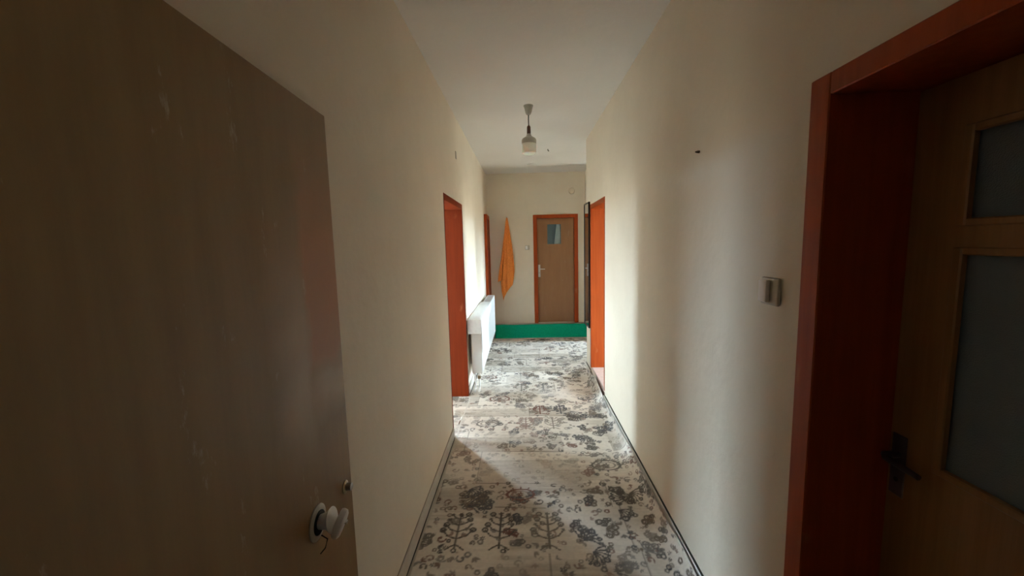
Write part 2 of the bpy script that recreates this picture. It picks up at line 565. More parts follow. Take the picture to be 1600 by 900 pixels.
def window(n, wd, label):
    e = empty('window_%d' % n)
    struct(e, label, 'window')
    f = MB()
    z0, z1 = wd['z']
    if isinstance(wd['x'], tuple):
        x0, x1 = wd['x']
        y = wd['y'] + 0.06
        for q in ((x0, x0 + 0.05, z0, z1), (x1 - 0.05, x1, z0, z1), (x0 + 0.05, x1 - 0.05, z0, z0 + 0.05), (x0 + 0.05, x1 - 0.05, z1 - 0.05, z1)):
            f.box(q[0], q[1], y, y + 0.05, q[2], q[3])
        f.build('window_frame', 'white_enamel', e)
        MB().box(x0 + 0.05, x1 - 0.05, y + 0.02, y + 0.026, z0 + 0.05, z1 - 0.05).build('pane', 'clear_pane', e)
    else:
        y0, y1 = wd['y']
        s = 1 if wd['x'] > 0 else -1
        xa, xb = sorted((wd['x'] + 0.05 * s, wd['x'] + 0.1 * s))
        ym = (y0 + y1) / 2
        for q in ((y0, y0 + 0.05, z0, z1), (y1 - 0.05, y1, z0, z1), (y0 + 0.05, y1 - 0.05, z0, z0 + 0.05), (y0 + 0.05, y1 - 0.05, z1 - 0.05, z1), (ym - 0.03, ym + 0.03, z0 + 0.05, z1 - 0.05)):
            f.box(xa, xb, q[0], q[1], q[2], q[3])
        f.build('window_frame', 'white_enamel', e)
        for q in ((y0 + 0.05, ym - 0.03), (ym + 0.03, y1 - 0.05)):
            MB().box(xa + 0.02, xa + 0.026, q[0], q[1], z0 + 0.05, z1 - 0.05).build('pane', 'clear_pane', e)


window(1, WINS['left_room_side'], 'white window of the left room opposite its doorway')
window(2, WINS['left_room_end'], 'narrow white window at the end of the left room')
window(3, WINS['recess_side'], 'white window of the side hall past the right corner')
window(5, WINS['right_room_side'], 'white window of the room beyond the orange door frame')
window(6, WINS['stair_fill'], 'unseen stairwell window added for fill light behind the entrance door')  # out of view, added as fill from behind the camera
window(4, WINS['bath_fill'], 'unseen small high window added to light the room behind the far door')  # out of view, added so the space behind the pane gets light

# baseboards
e = empty('baseboard_left')
struct(e, 'low pale skirting along the left hallway wall', 'baseboard')
for i, (y0, y1) in enumerate(((0.34, L1[0]), (L1[1], YF))):
    MB().box(XL, XL + 0.011, y0, y1, 0, 0.088, 0.003, 1).build('skirting_board', 'skirting_tile', e)
    MB().box(XL, XL + 0.004, y0, y1, 0.088, 0.0905).build('top_line', 'line_brown', e)  # thin brown strip along the skirting top
    MB().box(XL + 0.011, XL + 0.0135, y0, y1, 0, 0.008).build('rug_edge_shade', 'shade_dark', e)  # dark strip painting the shade along the rug edge
e = empty('baseboard_right')
struct(e, 'low skirting along the right hallway wall behind the curled rug edge', 'baseboard')
for i, (y0, y1) in enumerate(((R0[1], R1[0]), (R1[1], YC))):
    MB().box(XR - 0.011, XR, y0, y1, 0, 0.098, 0.003, 1).build('skirting_board', 'skirting_tile', e)
    MB().box(XR - 0.009, XR, y0, y1, 0.098, 0.1025).build('gap_shade', 'shade_dark', e)  # solid dark strip standing in for the shadow above the skirting


# ------------------------------------------------------------------ doors
def lining(e, side, xa, xb, y0, y1, head, tn, tf, mat='orange_varnish', proud=0.008, z0=0.0):
    """door lining in a side wall: near jamb, far jamb and head, a little proud of the plaster"""
    s = 1 if side == 'right' else -1
    lo, hi = (xa - proud, xb) if s > 0 else (xb, xa + proud)
    MB().box(lo, hi, y0, y0 + tn, z0, head, 0.003, 1).build('jamb', mat, e)
    MB().box(lo, hi, y1 - tf, y1, z0, head, 0.003, 1).build('jamb', mat, e)
    MB().box(lo, hi, y0 + tn, y1 - tf, head - 0.055, head, 0.003, 1).build('head', mat, e)


# 1: open entrance leaf on the left
e = empty('door_1', (-0.532, 0.335, 0), math.radians(2.9))
struct(e, 'dark brown scuffed entrance door standing open against the left wall', 'door')
MB().box(-0.04, 0, 0, 0.855, 0.012, 2.0, 0.002, 1).build('leaf', 'entrance_veneer', e)
k = empty('knob', (0, 0.622, 0.885))
k.parent = e
k['label'] = 'broken white plastic door knob'
MB().lathe([(0.046, 0), (0.046, 0.003), (0.040, 0.006), (0.034, 0.006)], 'x').build('rose', 'aged_plastic', k, True)
MB().lathe([(0.031, 0.005), (0.031, 0.0075), (0.010, 0.0075)], 'x').build('shade_ring', 'black_void', k, True)  # black ring painting the shadow around the base of the neck
MB().lathe([(0.018, 0.007), (0.020, 0.018), (0.022, 0.028), (0.030, 0.038), (0.033, 0.041), (0.020, 0.042)], 'x').xform(Matrix.Rotation(math.radians(-8), 4, 'Y')).build('neck', 'white_plastic', k, True)
MB().lathe([(0.024, 0.0), (0.040, 0.002), (0.043, 0.008), (0.041, 0.017), (0.034, 0.021), (0.012, 0.022)], 'x').xform(
    Matrix.Translation((0.050, 0, -0.002)) @ Matrix.Rotation(math.radians(22), 4, 'Y') @ Matrix.Diagonal((1, 0.62, 1, 1))).build('cap', 'white_plastic', k, True)
MB().tube([(0.068, 0.0, 0.0), (0.080, 0, -0.002)], 0.0055).build('pin', 'chrome', k, True)
MB().tube([(0.006, 0.004, -0.040), (0.022, 0.004, -0.052), (0.016, 0.0, -0.075), (0.004, -0.004, -0.088)], 0.0016, 8).build('dark_curve', 'black_void', k, True)  # thin dark curved line below the rose
k = empty('lock', (0, 0.803, 0.868))
k.parent = e
MB().lathe([(0.020, 0), (0.020, 0.003), (0.015, 0.006)], 'x').build('rosette', 'brass_dark', k, True)
MB().lathe([(0.0115, 0.005), (0.0115, 0.021), (0.009, 0.023)], 'x').build('cylinder', 'grey_metal', k, True)

# 2: glazed door in the right foreground
e = empty('door_2')
struct(e, 'brown door with frosted glass panes deep in the right foreground doorway', 'door')
lining(e, 'right', XR, XRB, R0[0], R0[1], R0[2], 0.05, 0.068)
xf, xk = 1.0, 1.035
ya_, yb_ = R0[0] + 0.052, R0[1] - 0.070
lf = MB()
lf.box(xf, xk, yb_ - 0.118, yb_, 0.01, 1.962).box(xf, xk, ya_, ya_ + 0.118, 0.01, 1.962)
lf.box(xf, xk, ya_ + 0.118, yb_ - 0.118, 1.845, 1.962).box(xf, xk, ya_ + 0.118, yb_ - 0.118, 1.573, 1.632).box(xf, xk, ya_ + 0.118, yb_ - 0.118, 0.01, 1.032)
leaf = lf.build('leaf', 'glazed_door_wood', e)
for z0, z1 in ((1.632, 1.845), (1.032, 1.573)):
    MB().box(xf + 0.014, xf + 0.020, ya_ + 0.115, yb_ - 0.115, z0 - 0.003, z1 + 0.003).build('pane', 'frosted_glass', e)
    bd = MB()
    y0, y1 = ya_ + 0.118, yb_ - 0.118
    bd.box(xf - 0.006, xf + 0.012, y1 - 0.014, y1 + 0.006, z0 - 0.006, z1 + 0.006, 0.003, 1).box(xf - 0.006, xf + 0.012, y0 - 0.006, y0 + 0.014, z0 - 0.006, z1 + 0.006, 0.003, 1)
    bd.box(xf - 0.006, xf + 0.012, y0 + 0.014, y1 - 0.014, z0 - 0.006, z0 + 0.012, 0.003, 1).box(xf - 0.006, xf + 0.012, y0 + 0.014, y1 - 0.014, z1 - 0.012, z1 + 0.006, 0.003, 1)
    bd.build('glazing_bead', 'glazed_door_wood', e)
hd = empty('handle', (xf, yb_ - 0.028, 0.995))
hd.parent = e
MB().box(-0.004, 0, -0.020, 0.020, -0.085, 0.085, 0.0015, 1).build('backplate', 'purple_metal', hd)
MB().tube([(0, 0, 0.03), (-0.04, 0, 0.03), (-0.048, -0.012, 0.03), (-0.048, -0.10, 0.026)], [0.009, 0.009, 0.009, 0.007]).build('lever', 'purple_metal', hd, True)
MB().tube([(-0.0035, 0, -0.04), (-0.006, 0, -0.04)], 0.006).build('keyhole', 'black_void', hd)

# 3: open doorway on the left
e = empty('door_3')
struct(e, 'red brown door lining of the open doorway on the left', 'door')
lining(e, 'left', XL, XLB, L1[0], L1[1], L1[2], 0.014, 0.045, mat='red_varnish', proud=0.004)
blocker_leaf = MB().box(0, 0.85, -0.04, 0, 0.01, 1.965, 0.002, 1).build('leaf', 'orange_varnish', e)  # unseen leaf, added and angled to narrow the end window's light band
blocker_leaf.location = (XLB - 0.01, L1[1] - 0.05, 0)
blocker_leaf.rotation_euler = (0, 0, math.radians(180 - 30))

# 4: doorway on the right
e = empty('door_4')
struct(e, 'bright orange brown door frame in the right wall beside the mirror', 'door')
lining(e, 'right', XR, XRB, R1[0], R1[1], R1[2], 0.014, 0.045, proud=0.006, z0=0.14)
MB().box(XR + 0.01, XRB, R1[0], R1[1], 0, 0.14, 0.004, 1).build('threshold', 'pink_sill', e)
MB().box(XRB + 0.01, XRB + 0.73, R1[1] - 0.04, R1[1], 0.15, R1[2] - 0.057, 0.002, 1).build('leaf', 'orange_varnish', e)

# 5: far door
e = empty('door_5', (0, YF, 0))
struct(e, 'brown door with a small square window at the hallway end', 'door')
x0, x1, z0, z1 = FD
cw = 0.066
MB().box(x0, x0 + cw, -0.018, 0.15, z0, z1, 0.003, 1).build('jamb', 'orange_varnish', e)
MB().box(x1 - cw, x1, -0.018, 0.15, z0, z1, 0.003, 1).build('jamb', 'orange_varnish', e)
MB().box(x0 + cw, x1 - cw, -0.018, 0.15, z1 - 0.06, z1, 0.003, 1).build('head', 'orange_varnish', e)
lx0, lx1, lz0, lz1 = x0 + cw + 0.002, x1 - cw - 0.002, z0 + 0.008, z1 - 0.062
px0, px1, pz0, pz1 = 0.445, 0.685, 1.60, 1.945
lf = MB()
lf.box(lx0, px0, 0.045, 0.083, lz0, lz1).box(px1, lx1, 0.045, 0.083, lz0, lz1).box(px0, px1, 0.045, 0.083, lz0, pz0).box(px0, px1, 0.045, 0.083, pz1, lz1)
lf.build('leaf', 'door_veneer', e)
MB().box(px0 - 0.002, px1 + 0.002, 0.058, 0.062, pz0 - 0.002, pz1 + 0.002).build('pane', 'bath_pane', e)
cur = []
for i in range(25):
    t = i / 24
    zz = pz1 + 0.04 - t * (pz1 - pz0 + 0.08)
    left = 0.622 - 0.055 * t ** 0.8
    right = 0.664 + 0.012 * math.sin(t * 3)
    cur.append([(left + (right - left) * j / 24, 0.094 + 0.008 * math.sin(j * 1.1) * (0.4 + t), zz) for j in range(25)])
cu = MB().grid(cur).build('curtain', 'curtain_white', e, True)
cu.modifiers.new('thick', 'SOLIDIFY').thickness = 0.002
cu['label'] = 'white curtain behind the small pane'
hd = empty('handle', (0.292, 0.045, 1.13))
hd.parent = e
MB().box(-0.020, 0.020, -0.006, 0, -0.11, 0.11, 0.003, 2).build('backplate', 'white_enamel', hd)
MB().tube([(0, -0.004, 0.035), (0, -0.045, 0.035), (0.012, -0.052, 0.035), (0.10, -0.052, 0.033)], [0.009, 0.009, 0.009, 0.007]).build('lever', 'white_enamel', hd, True)
MB().tube([(0, -0.005, -0.035), (0, -0.008, -0.035)], 0.006).build('keyhole', 'black_void', hd)

# 6: narrow door at the end of the left wall
e = empty('door_6')
struct(e, 'narrow red brown door at the far end of the left wall above the radiator', 'door')
MB().box(XL, XL + 0.045, 6.42, 6.48, 0.1, 2.11, 0.003, 1).build('jamb', 'orange_varnish', e)
MB().box(XL, XL + 0.045, 6.86, 6.93, 0.1, 2.11, 0.003, 1).build('jamb', 'orange_varnish', e)
MB().box(XL, XL + 0.045, 6.48, 6.86, 2.05, 2.11, 0.003, 1).build('head', 'orange_varnish', e)
MB().box(XL, XL + 0.030, 6.482, 6.858, 0.1, 2.048).build('leaf', 'orange_varnish', e)

# ------------------------------------------------------------------ green step
st = empty('step', (0, 6.6, 0))
tag(st, 'low step at the hallway end faced with green carpet', 'step')
yf0, yt0, sz = 6.64, 6.78, 0.200
s = MB()
body = [(yf0 + 0.012, 0), (yt0 + 0.012, sz - 0.012), (yt0 + 0.012, sz - 0.006), (YF, sz - 0.006), (YF, 0)]
va = [s.bm.verts.new((XL + 0.016, q[0] - 6.6, q[1])) for q in body]
vb = [s.bm.verts.new((1.098, q[0] - 6.6, q[1])) for q in body]
s.bm.faces.new(va)
s.bm.faces.new(vb[::-1])
for i in range(5):
    s.bm.faces.new((va[i], va[(i + 1) % 5], vb[(i + 1) % 5], vb[i]))
s.build('tread', 'concrete_tread', st)
rows = []
prof = [(yf0 - 0.012, 0.0), (yf0 - 0.004, 0.004)] + [(yf0 + (yt0 - yf0) * t, sz * t + 0.003) for t in np.linspace(0.05, 0.95, 10)] + [(yt0 - 0.002, sz - 0.002), (yt0 + 0.012, sz + 0.002), (yt0 + 0.035, sz + 0.001)]
for (yy, zz) in prof:
    rows.append([(x, yy - 6.6 - 0.004 * math.sin(x * 7 + zz * 9) - 0.002 * math.sin(x * 23), zz + 0.0015 * math.sin(x * 11)) for x in np.linspace(-0.505, 1.09, 90)])
g = MB().grid(rows).build('carpet_facing', 'green_felt', st, True)
g.modifiers.new('thick', 'SOLIDIFY').thickness = 0.005
g['label'] = 'green carpet facing'


# ------------------------------------------------------------------ rug
def smooth_noise(h_, w_, ch, cw_, seed):
    r_ = np.random.default_rng(seed)
    gh, gw = int(h_ / ch) + 3, int(w_ / cw_) + 3
    g_ = r_.random((gh, gw))
    yy = np.arange(h_) / ch
    xx = np.arange(w_) / cw_
    y0, x0_ = yy.astype(int), xx.astype(int)
    fy, fx = (yy - y0)[:, None], (xx - x0_)[None, :]
    fy, fx = fy * fy * (3 - 2 * fy), fx * fx * (3 - 2 * fx)
    a_ = g_[y0][:, x0_]
    b_ = g_[y0][:, x0_ + 1]
    c_ = g_[y0 + 1][:, x0_]
    d_ = g_[y0 + 1][:, x0_ + 1]
    return (a_ * (1 - fx) + b_ * fx) * (1 - fy) + (c_ * (1 - fx) + d_ * fx) * fy


RES = 0.004
U0, U1, V0, V1 = -0.84, 2.3, 0.2, 6.7
CW, CH = int((U1 - U0) / RES), int((V1 - V0) / RES)
IVORY = np.array((0.70, 0.655, 0.595))
canvas = np.ones((CH, CW, 3)) * IVORY
sm = smooth_noise(CH, CW, 90, 70, 1)[..., None]
canvas *= 0.90 + 0.2 * sm
TAUPE = np.array((0.36, 0.315, 0.26))
n_big = smooth_noise(CH, CW, 75, 100, 2) * 0.6 + smooth_noise(CH, CW, 22, 40, 3) * 0.25 + smooth_noise(CH, CW, 3, 45, 4) * 0.15
wash = np.clip((n_big - 0.50) / 0.16, 0, 1)[..., None] * 0.55
PATCH = np.zeros((CH, CW))
ALPHA = np.zeros((CH, CW))
INK = np.zeros((CH, CW, 3))
INKS = [np.array(q) for q in ((0.045, 0.042, 0.045), (0.06, 0.052, 0.045), (0.035, 0.04, 0.055), (0.10, 0.075, 0.055), (0.14, 0.055, 0.04), (0.13, 0.10, 0.08))]


def blend(u, v, rad, fn, ink, strength=1.0):
    c0, c1 = int((u - rad - U0) / RES), int((u + rad - U0) / RES) + 2
    r0, r1 = int((v - rad - V0) / RES), int((v + rad - V0) / RES) + 2
    c0, r0, c1, r1 = max(c0, 0), max(r0, 0), min(c1, CW), min(r1, CH)
    if c1 <= c0 or r1 <= r0:
        return
    X = (np.arange(c0, c1) * RES + U0 - u)[None, :]
    Y = (np.arange(r0, r1) * RES + V0 - v)[:, None]
    d_ = fn(X, Y)
    a_ = np.clip(0.5 - d_ / RES, 0, 1) * strength
    sub = ALPHA[r0:r1, c0:c1]
    up_ = a_ > sub
    INK[r0:r1, c0:c1][up_] = ink
    ALPHA[r0:r1, c0:c1] = np.maximum(sub, a_)


def seg(u0, v0, u1, v1, wd, ink, st_=1.0):
    cu_, cv_ = (u0 + u1) / 2, (v0 + v1) / 2
    L_ = math.hypot(u1 - u0, v1 - v0)
    dx, dy = (u1 - u0), (v1 - v0)

    def fn(X, Y):
        px, py = X + cu_ - u0, Y + cv_ - v0
        t = np.clip((px * dx + py * dy) / max(L_ * L_, 1e-9), 0, 1)
        return np.hypot(px - t * dx, py - t * dy) - wd
    blend(cu_, cv_, L_ / 2 + wd + RES, fn, ink, st_)


def curve(pts, wd, ink, st_=1.0):
    for p0, p1 in zip(pts, pts[1:]):
        seg(p0[0], p0[1], p1[0], p1[1], wd, ink, st_)


def ell(u, v, a_, b_, ang, ink, st_=1.0, ring=None):
    ca, sa = math.cos(ang), math.sin(ang)

    def fn(X, Y):
        p_, q_ = X * ca + Y * sa, -X * sa + Y * ca
        d_ = (np.sqrt((p_ / a_) ** 2 + (q_ / b_) ** 2) - 1) * min(a_, b_)
        return np.abs(d_) - ring if ring else d_
    blend(u, v, max(a_, b_) + 2 * RES + (ring or 0), fn, ink, st_)


def flower(u, v, r_, ink, st_=1.0):
    n_ = rnd.choice((5, 6, 8))
    ph = rnd.random() * 6

    def fn(X, Y):
        rr, th = np.hypot(X, Y), np.arctan2(Y, X)
        ed = r_ * (0.72 + 0.28 * np.cos(n_ * th + ph))
        return np.where(rr < r_ * 0.32, r_ * 0.20 - rr, rr - ed)
    blend(u, v, r_ * 1.1 + RES, fn, ink, st_)


def ringdot(u, v, r_, ink, st_=1.0):
    ell(u, v, r_, r_, 0, ink, st_, ring=r_ * 0.42)


def leaf(u, v, L_, ang, ink, st_=1.0):
    ell(u + math.cos(ang) * L_ / 2, v + math.sin(ang) * L_ / 2, L_ / 2, L_ * 0.2, ang, ink, st_)


def scroll(u, v, r_, ink, st_=1.0, wd=0.0056):
    a0 = rnd.random() * 6.28
    sg = rnd.choice((-1, 1))
    pts = []
    for i in range(9):
        t = i / 8
        rr = r_ * (1 - 0.65 * t)
        pts.append((u + rr * math.cos(a0 + sg * t * 4.6), v + rr * math.sin(a0 + sg * t * 4.6)))
    curve(pts, wd, ink, st_)
    ell(pts[-1][0], pts[-1][1], wd * 2, wd * 2, 0, ink, st_)


def tree(u, v, h_, ink, st_=1.0):
    seg(u, v, u, v + h_, 0.0058, ink, st_)
    flower(u, v + h_, 0.018, ink, st_)
    for k_ in range(4):
        t = 0.25 + 0.2 * k_
        for s_ in (-1, 1):
            l_ = h_ * (0.34 - 0.05 * k_)
            pts = [(u, v + h_ * t), (u + s_ * l_ * 0.6, v + h_ * t + l_ * 0.25), (u + s_ * l_ * 0.95, v + h_ * t + l_ * 0.75)]
            curve(pts, 0.0052, ink, st_)
            (ringdot if rnd.random() < 0.5 else flower)(pts[-1][0], pts[-1][1], 0.014, ink, st_)
    for s_ in (-1, 1):
        curve([(u, v + 0.10 * h_), (u + s_ * 0.03, v + 0.02 * h_), (u + s_ * 0.05, v - 0.04 * h_)], 0.005, ink, st_)


def medallion(u, v, r_, ink, st_=1.0):
    ell(u, v, r_, r_ * 0.62, 0, ink, st_, ring=0.006)
    ell(u, v, r_ * 0.66, r_ * 0.38, 0, ink, st_ * 0.8, ring=0.004)
    flower(u, v, r_ * 0.30, ink, st_)
    for i in range(12):
        a_ = i * math.pi / 6
        leaf(u + r_ * math.cos(a_), v + r_ * 0.62 * math.sin(a_), 0.026, a_, ink, st_)


def spray(u, v, r_, ink, st_=1.0):
    a0 = rnd.random() * 6.28
    for i in range(rnd.choice((5, 6, 7))):
        a_ = a0 + (i - 3) * 0.42
        e_ = (u + r_ * math.cos(a_), v + r_ * math.sin(a_))
        curve([(u, v), (u + 0.55 * r_ * math.cos(a_ + 0.2), v + 0.55 * r_ * math.sin(a_ + 0.2)), e_], 0.0046, ink, st_)
        (ringdot if i % 2 else flower)(e_[0], e_[1], 0.011 + rnd.random() * 0.006, ink, st_)


# patchwork of print fields
v = V0
while v < V1:
    ph_ = rnd.uniform(0.24, 0.42)
    u = U0 - rnd.random() * 0.2
    while u < U1:
        pw_ = rnd.uniform(0.28, 0.50)
        kind = rnd.choice(('tree', 'tree', 'mix', 'mix', 'medal', 'spray', 'spray', 'faded', 'faded'))
        strg = {'faded': 0.42}.get(kind, rnd.uniform(0.75, 1.0))
        ink = rnd.choice(INKS[:3])
        if kind == 'tree':
            nt_ = max(1, int(pw_ / 0.17))
            for i in range(nt_):
                tree(u + (i + 0.5) * pw_ / nt_, v + 0.04, ph_ * 0.72, rnd.choice(INKS[:5]), strg)
        if kind == 'medal':
            medallion(u + pw_ / 2, v + ph_ / 2, min(pw_ * 0.28, 0.10), rnd.choice((INKS[0], INKS[4], INKS[3], INKS[2])), strg)
        if kind == 'spray':
            for _ in range(7):
                spray(u + rnd.random() * pw_, v + rnd.random() * ph_, rnd.uniform(0.05, 0.09), rnd.choice(INKS[:4]), strg)
        area = pw_ * ph_
        if kind == 'faded' or rnd.random() < 0.25:
            PATCH[max(0, int((v - V0) / RES)):max(0, int((v + ph_ * 0.7 - V0) / RES)), max(0, int((u - U0) / RES)):max(0, int((u + pw_ - U0) / RES))] = rnd.uniform(0.4, 0.9)
        for _ in range(int(area * (300 if kind == 'faded' else 260 if kind in ('tree', 'spray') else 400))):
            uu, vv = u + rnd.random() * pw_, v + rnd.random() * ph_
            q = rnd.random()
            ik = rnd.choice(INKS)
            sx_ = strg * rnd.uniform(0.7, 1.0)
            if q < 0.30:
                scroll(uu, vv, rnd.uniform(0.014, 0.030), ik, sx_, 0.0046)
            elif q < 0.52:
                flower(uu, vv, rnd.uniform(0.010, 0.021), ik, sx_)
            elif q < 0.68:
                ringdot(uu, vv, rnd.uniform(0.009, 0.014), ik, sx_)
            elif q < 0.92:
                an = rnd.random() * 6.28
                for i in range(3):
                    leaf(uu, vv, rnd.uniform(0.020, 0.038), an + (i - 1) * 0.7, ik, sx_)
            else:
                spray(uu, vv, rnd.uniform(0.03, 0.06), ik, sx_)
        if rnd.random() < 0.45:
            seg(u, v, u + pw_, v - 0.012, 0.003, INKS[1], 0.8)
        if rnd.random() < 0.30:
            seg(u, v, u, v + ph_, 0.003, INKS[3], 0.6)
        u += pw_
    v += ph_
# distress: worn areas lose their print, streaks along the weft
fade = np.clip((smooth_noise(CH, CW, 60, 90, 5) * 0.55 + smooth_noise(CH, CW, 16, 30, 6) * 0.3 + smooth_noise(CH, CW, 2, 30, 7) * 0.15 - 0.16) / 0.20, 0.30, 1)
wash = np.maximum(wash, PATCH[..., None] * (0.45 + 0.55 * smooth_noise(CH, CW, 6, 40, 21)[..., None]))
canvas = canvas * (1 - wash) + TAUPE * wash
aa = (ALPHA * fade)[..., None] * 0.97
canvas = canvas * (1 - aa) + INK * aa
canvas *= (0.90 + 0.10 * smooth_noise(CH, CW, 1.5, 30, 8) + 0.12 * smooth_noise(CH, CW, 3, 3, 9))[..., None]

# grid: s runs across the floor and up the curled right edge, y along the hallway
ys = [0.40]
while ys[-1] < 6.600:
    ys.append(ys[-1] + (0.0055 if ys[-1] < 3.0 else 0.0075 if ys[-1] < 4.5 else 0.011))
ys = np.array(ys)
S_END = 0.86
ss = np.concatenate((np.arange(-0.805, -0.596, 0.0058), np.arange(-0.592, 0.60, 0.0058), np.linspace(0.60, S_END, 56)))
ss2 = np.arange(S_END, 2.2, 0.03)[1:]
ss_all = np.concatenate((ss, ss2))
nS, nA, nY = len(ss), len(ss_all), len(ys)


def curl(s_, y_):
    """place of rug point: flat, then bending up the wall; flat again in the side hall"""
    k_ = 1.0
    if y_ > 4.72:
        k_ = max(0.0, 1 - (y_ - 4.72) / 0.35)
    hgt = (0.074 + 0.010 * math.sin(y_ * 5.1) + 0.006 * math.sin(y_ * 13.7 + 1)) * k_
    if R1[0] < y_ < R1[1]:
        hgt += 0.045 * math.sin(math.pi * (y_ - R1[0]) / (R1[1] - R1[0])) * k_
    s0 = 0.665
    wv = 0.0022 * math.sin(y_ * 21 + s_ * 9) + 0.0018 * math.sin(y_ * 9.3 - s_ * 5)
    edge = max(0.0, min(1.0, (s_ - 0.50) / 0.2))
    if s_ <= s0 or k_ == 0:
        x_, z_ = s_, 0.006 + wv * 0.4
        if s_ > s0 and k_ == 0:
            pass
        return x_, z_ + edge * (0.003 + wv) * (1 if k_ else 0)
    t = (s_ - s0) / (S_END - s0)
    xe, ze = 0.768, hgt
    if t > 1:
        t = 1
    x_c = s0 + (xe - s0) * math.sin(t * math.pi / 2) ** 0.9
    z_c = 0.009 + ze * (t ** 1.9) + wv
    x_f, z_f = s_, 0.006
    return x_f + (x_c - x_f) * k_, z_f + (z_c - z_f) * k_


verts = np.zeros((nY, nA, 3))
for j, y_ in enumerate(ys):
    wob = 0.004 * math.sin(y_ * 3.1) + 0.003 * math.sin(y_ * 8.7)
    for i, s_ in enumerate(ss_all):
        x_, z_ = curl(s_, y_)
        verts[j, i] = (x_ + wob * (1 if abs(s_ + 0.59) < 0.012 else 0), y_, z_)
uu_idx = np.clip(((ss_all - U0) / RES).astype(int), 0, CW - 1)
vv_idx = np.clip(((ys - V0) / RES).astype(int), 0, CH - 1)
cols = canvas[vv_idx][:, uu_idx].copy()
BIND = np.array((0.56, 0.53, 0.48))
iL = int(np.argmax(ss_all > -0.5925))
cols[:, iL:iL + 2] = BIND
cols[ys < 4.9, nS - 3:nS] = BIND
cols[-3:, :] = BIND
keep = np.zeros((nY - 1, nA - 1), bool)
keep[:, :nS - 1] = True
keep[:, :iL] = False
keep[(ys[:-1] > L1[0] + 0.02) & (ys[:-1] < L1[1] - 0.06), :iL] = True
keep[ys[:-1] > 5.08, nS - 1:] = True
idx = np.arange(nY * nA).reshape(nY, nA)
jj, ii = np.nonzero(keep)
faces = np.stack((idx[jj, ii], idx[jj, ii + 1], idx[jj + 1, ii + 1], idx[jj + 1, ii]), 1)
used = np.unique(faces)
remap = -np.ones(nY * nA, int)
remap[used] = np.arange(len(used))
faces = remap[faces]
vco = verts.reshape(-1, 3)[used]
vcol = cols.reshape(-1, 3)[used]
me = bpy.data.meshes.new('rug')
me.vertices.add(len(vco))
me.vertices.foreach_set('co', vco.astype(np.float32).ravel())
me.loops.add(faces.size)
me.loops.foreach_set('vertex_index', faces.astype(np.int32).ravel())
me.polygons.add(len(faces))
me.polygons.foreach_set('loop_start', (np.arange(len(faces)) * 4).astype(np.int32))
me.polygons.foreach_set('loop_total', np.full(len(faces), 4, np.int32))
me.update(calc_edges=True)
ca = me.color_attributes.new('print', 'FLOAT_COLOR', 'POINT')
ca.data.foreach_set('color', np.concatenate((vcol, np.ones((len(vcol), 1))), 1).astype(np.float32).ravel())
me.polygons.foreach_set('use_smooth', np.ones(len(faces), bool))
me.materials.append(MATS['rug_weave'])
rug = bpy.data.objects.new('rug', me)
COL.objects.link(rug)
tag(rug, 'faded ivory and taupe patterned carpet runner covering the hallway floor', 'rug')

# ------------------------------------------------------------------ radiator
rd = empty('radiator', (XL + 0.001, 4.13, 0))
tag(rd, 'long white panel radiator on the left wall', 'radiator')
RL, z0, z1 = 2.07, 0.215, 0.815
xb, xf = 0.045, 0.150
MB().box(xf - 0.022, xf, 0, RL, z0, z1 - 0.012, 0.008, 3).build('front_panel', 'white_enamel', rd, True)
MB().box(xb, xb + 0.018, 0, RL, z0, z1 - 0.012, 0.006, 2).build('back_panel', 'white_enamel', rd, True)
MB().box(xb + 0.020, xf - 0.024, 0.01, RL - 0.01, z0 + 0.03, z1 - 0.06).build('convector', 'grey_metal', rd)
for y0 in (-0.006, RL - 0.010):
    MB().box(xb - 0.004, xf + 0.003, y0, y0 + 0.016, z0 + 0.01, z1, 0.006, 2).build('side_cover', 'white_enamel', rd, True)
gr = MB()
gr.box(xb - 0.002, xb + 0.012, 0.01, RL - 0.01, z1 - 0.012, z1).box(xf - 0.012, xf + 0.001, 0.01, RL - 0.01, z1 - 0.012, z1)
for i in range(70):
    yy = 0.02 + i * (RL - 0.05) / 69
    gr.box(xb + 0.012, xf - 0.012, yy, yy + 0.014, z1 - 0.010, z1 - 0.002)
gr.build('top_grille', 'white_enamel', rd)
for yy in (0.18, RL - 0.18):
    MB().box(0, xb, yy, yy + 0.03, z0 + 0.06, z1 - 0.10).build('bracket', 'grey_metal', rd)
for dx in (0.065, 0.110):
    MB().tube([(dx, 0.035, z0 + 0.02), (dx, 0.035, 0.075), (dx, 0.03, 0.045), (dx, -0.0, 0.03), (dx, -0.02, 0.028)], 0.010).build('pipe', 'white_plastic', rd, True)
MB().lathe([(0.012, 0), (0.018, 0.004), (0.018, 0.034), (0.012, 0.038)], 'z', 20, (0.110, 0.035, 0.150)).build('valve', 'brass_dark', rd, True)

# white cloth over the near end of the radiator
cl_rows = []
for i in range(60):
    t = i / 59
    y_ = 4.095 + t * 1.30
    front = 0.30 * (1 - t) ** 1.3 + 0.05 + 0.02 * math.sin(t * 17)
    path = []
    xB, xFf, zt = XL + 0.012, XL + xf + 0.008, z1 + 0.006
    if t < 0.03:
        zt -= 0.004
    n1, n2, n3 = 4, 12, 22
    for k_ in range(n1):
        path.append((xB + 0.002, y_, zt - 0.05 * (1 - k_ / n1)))
    for k_ in range(n2):
        q = k_ / n2
        path.append((xB + (xFf - xB) * q, y_, zt + 0.004 * math.sin(q * math.pi) - 0.010 * (q > 0.97)))
    for k_ in range(n3 + 1):
        q = k_ / n3
        path.append((xFf + 0.006 * math.sin(min(1, q * 3) * 1.57) + 0.006 * q * math.sin(t * 30), y_, zt - 0.004 - front * q))
    cl_rows.append(path)
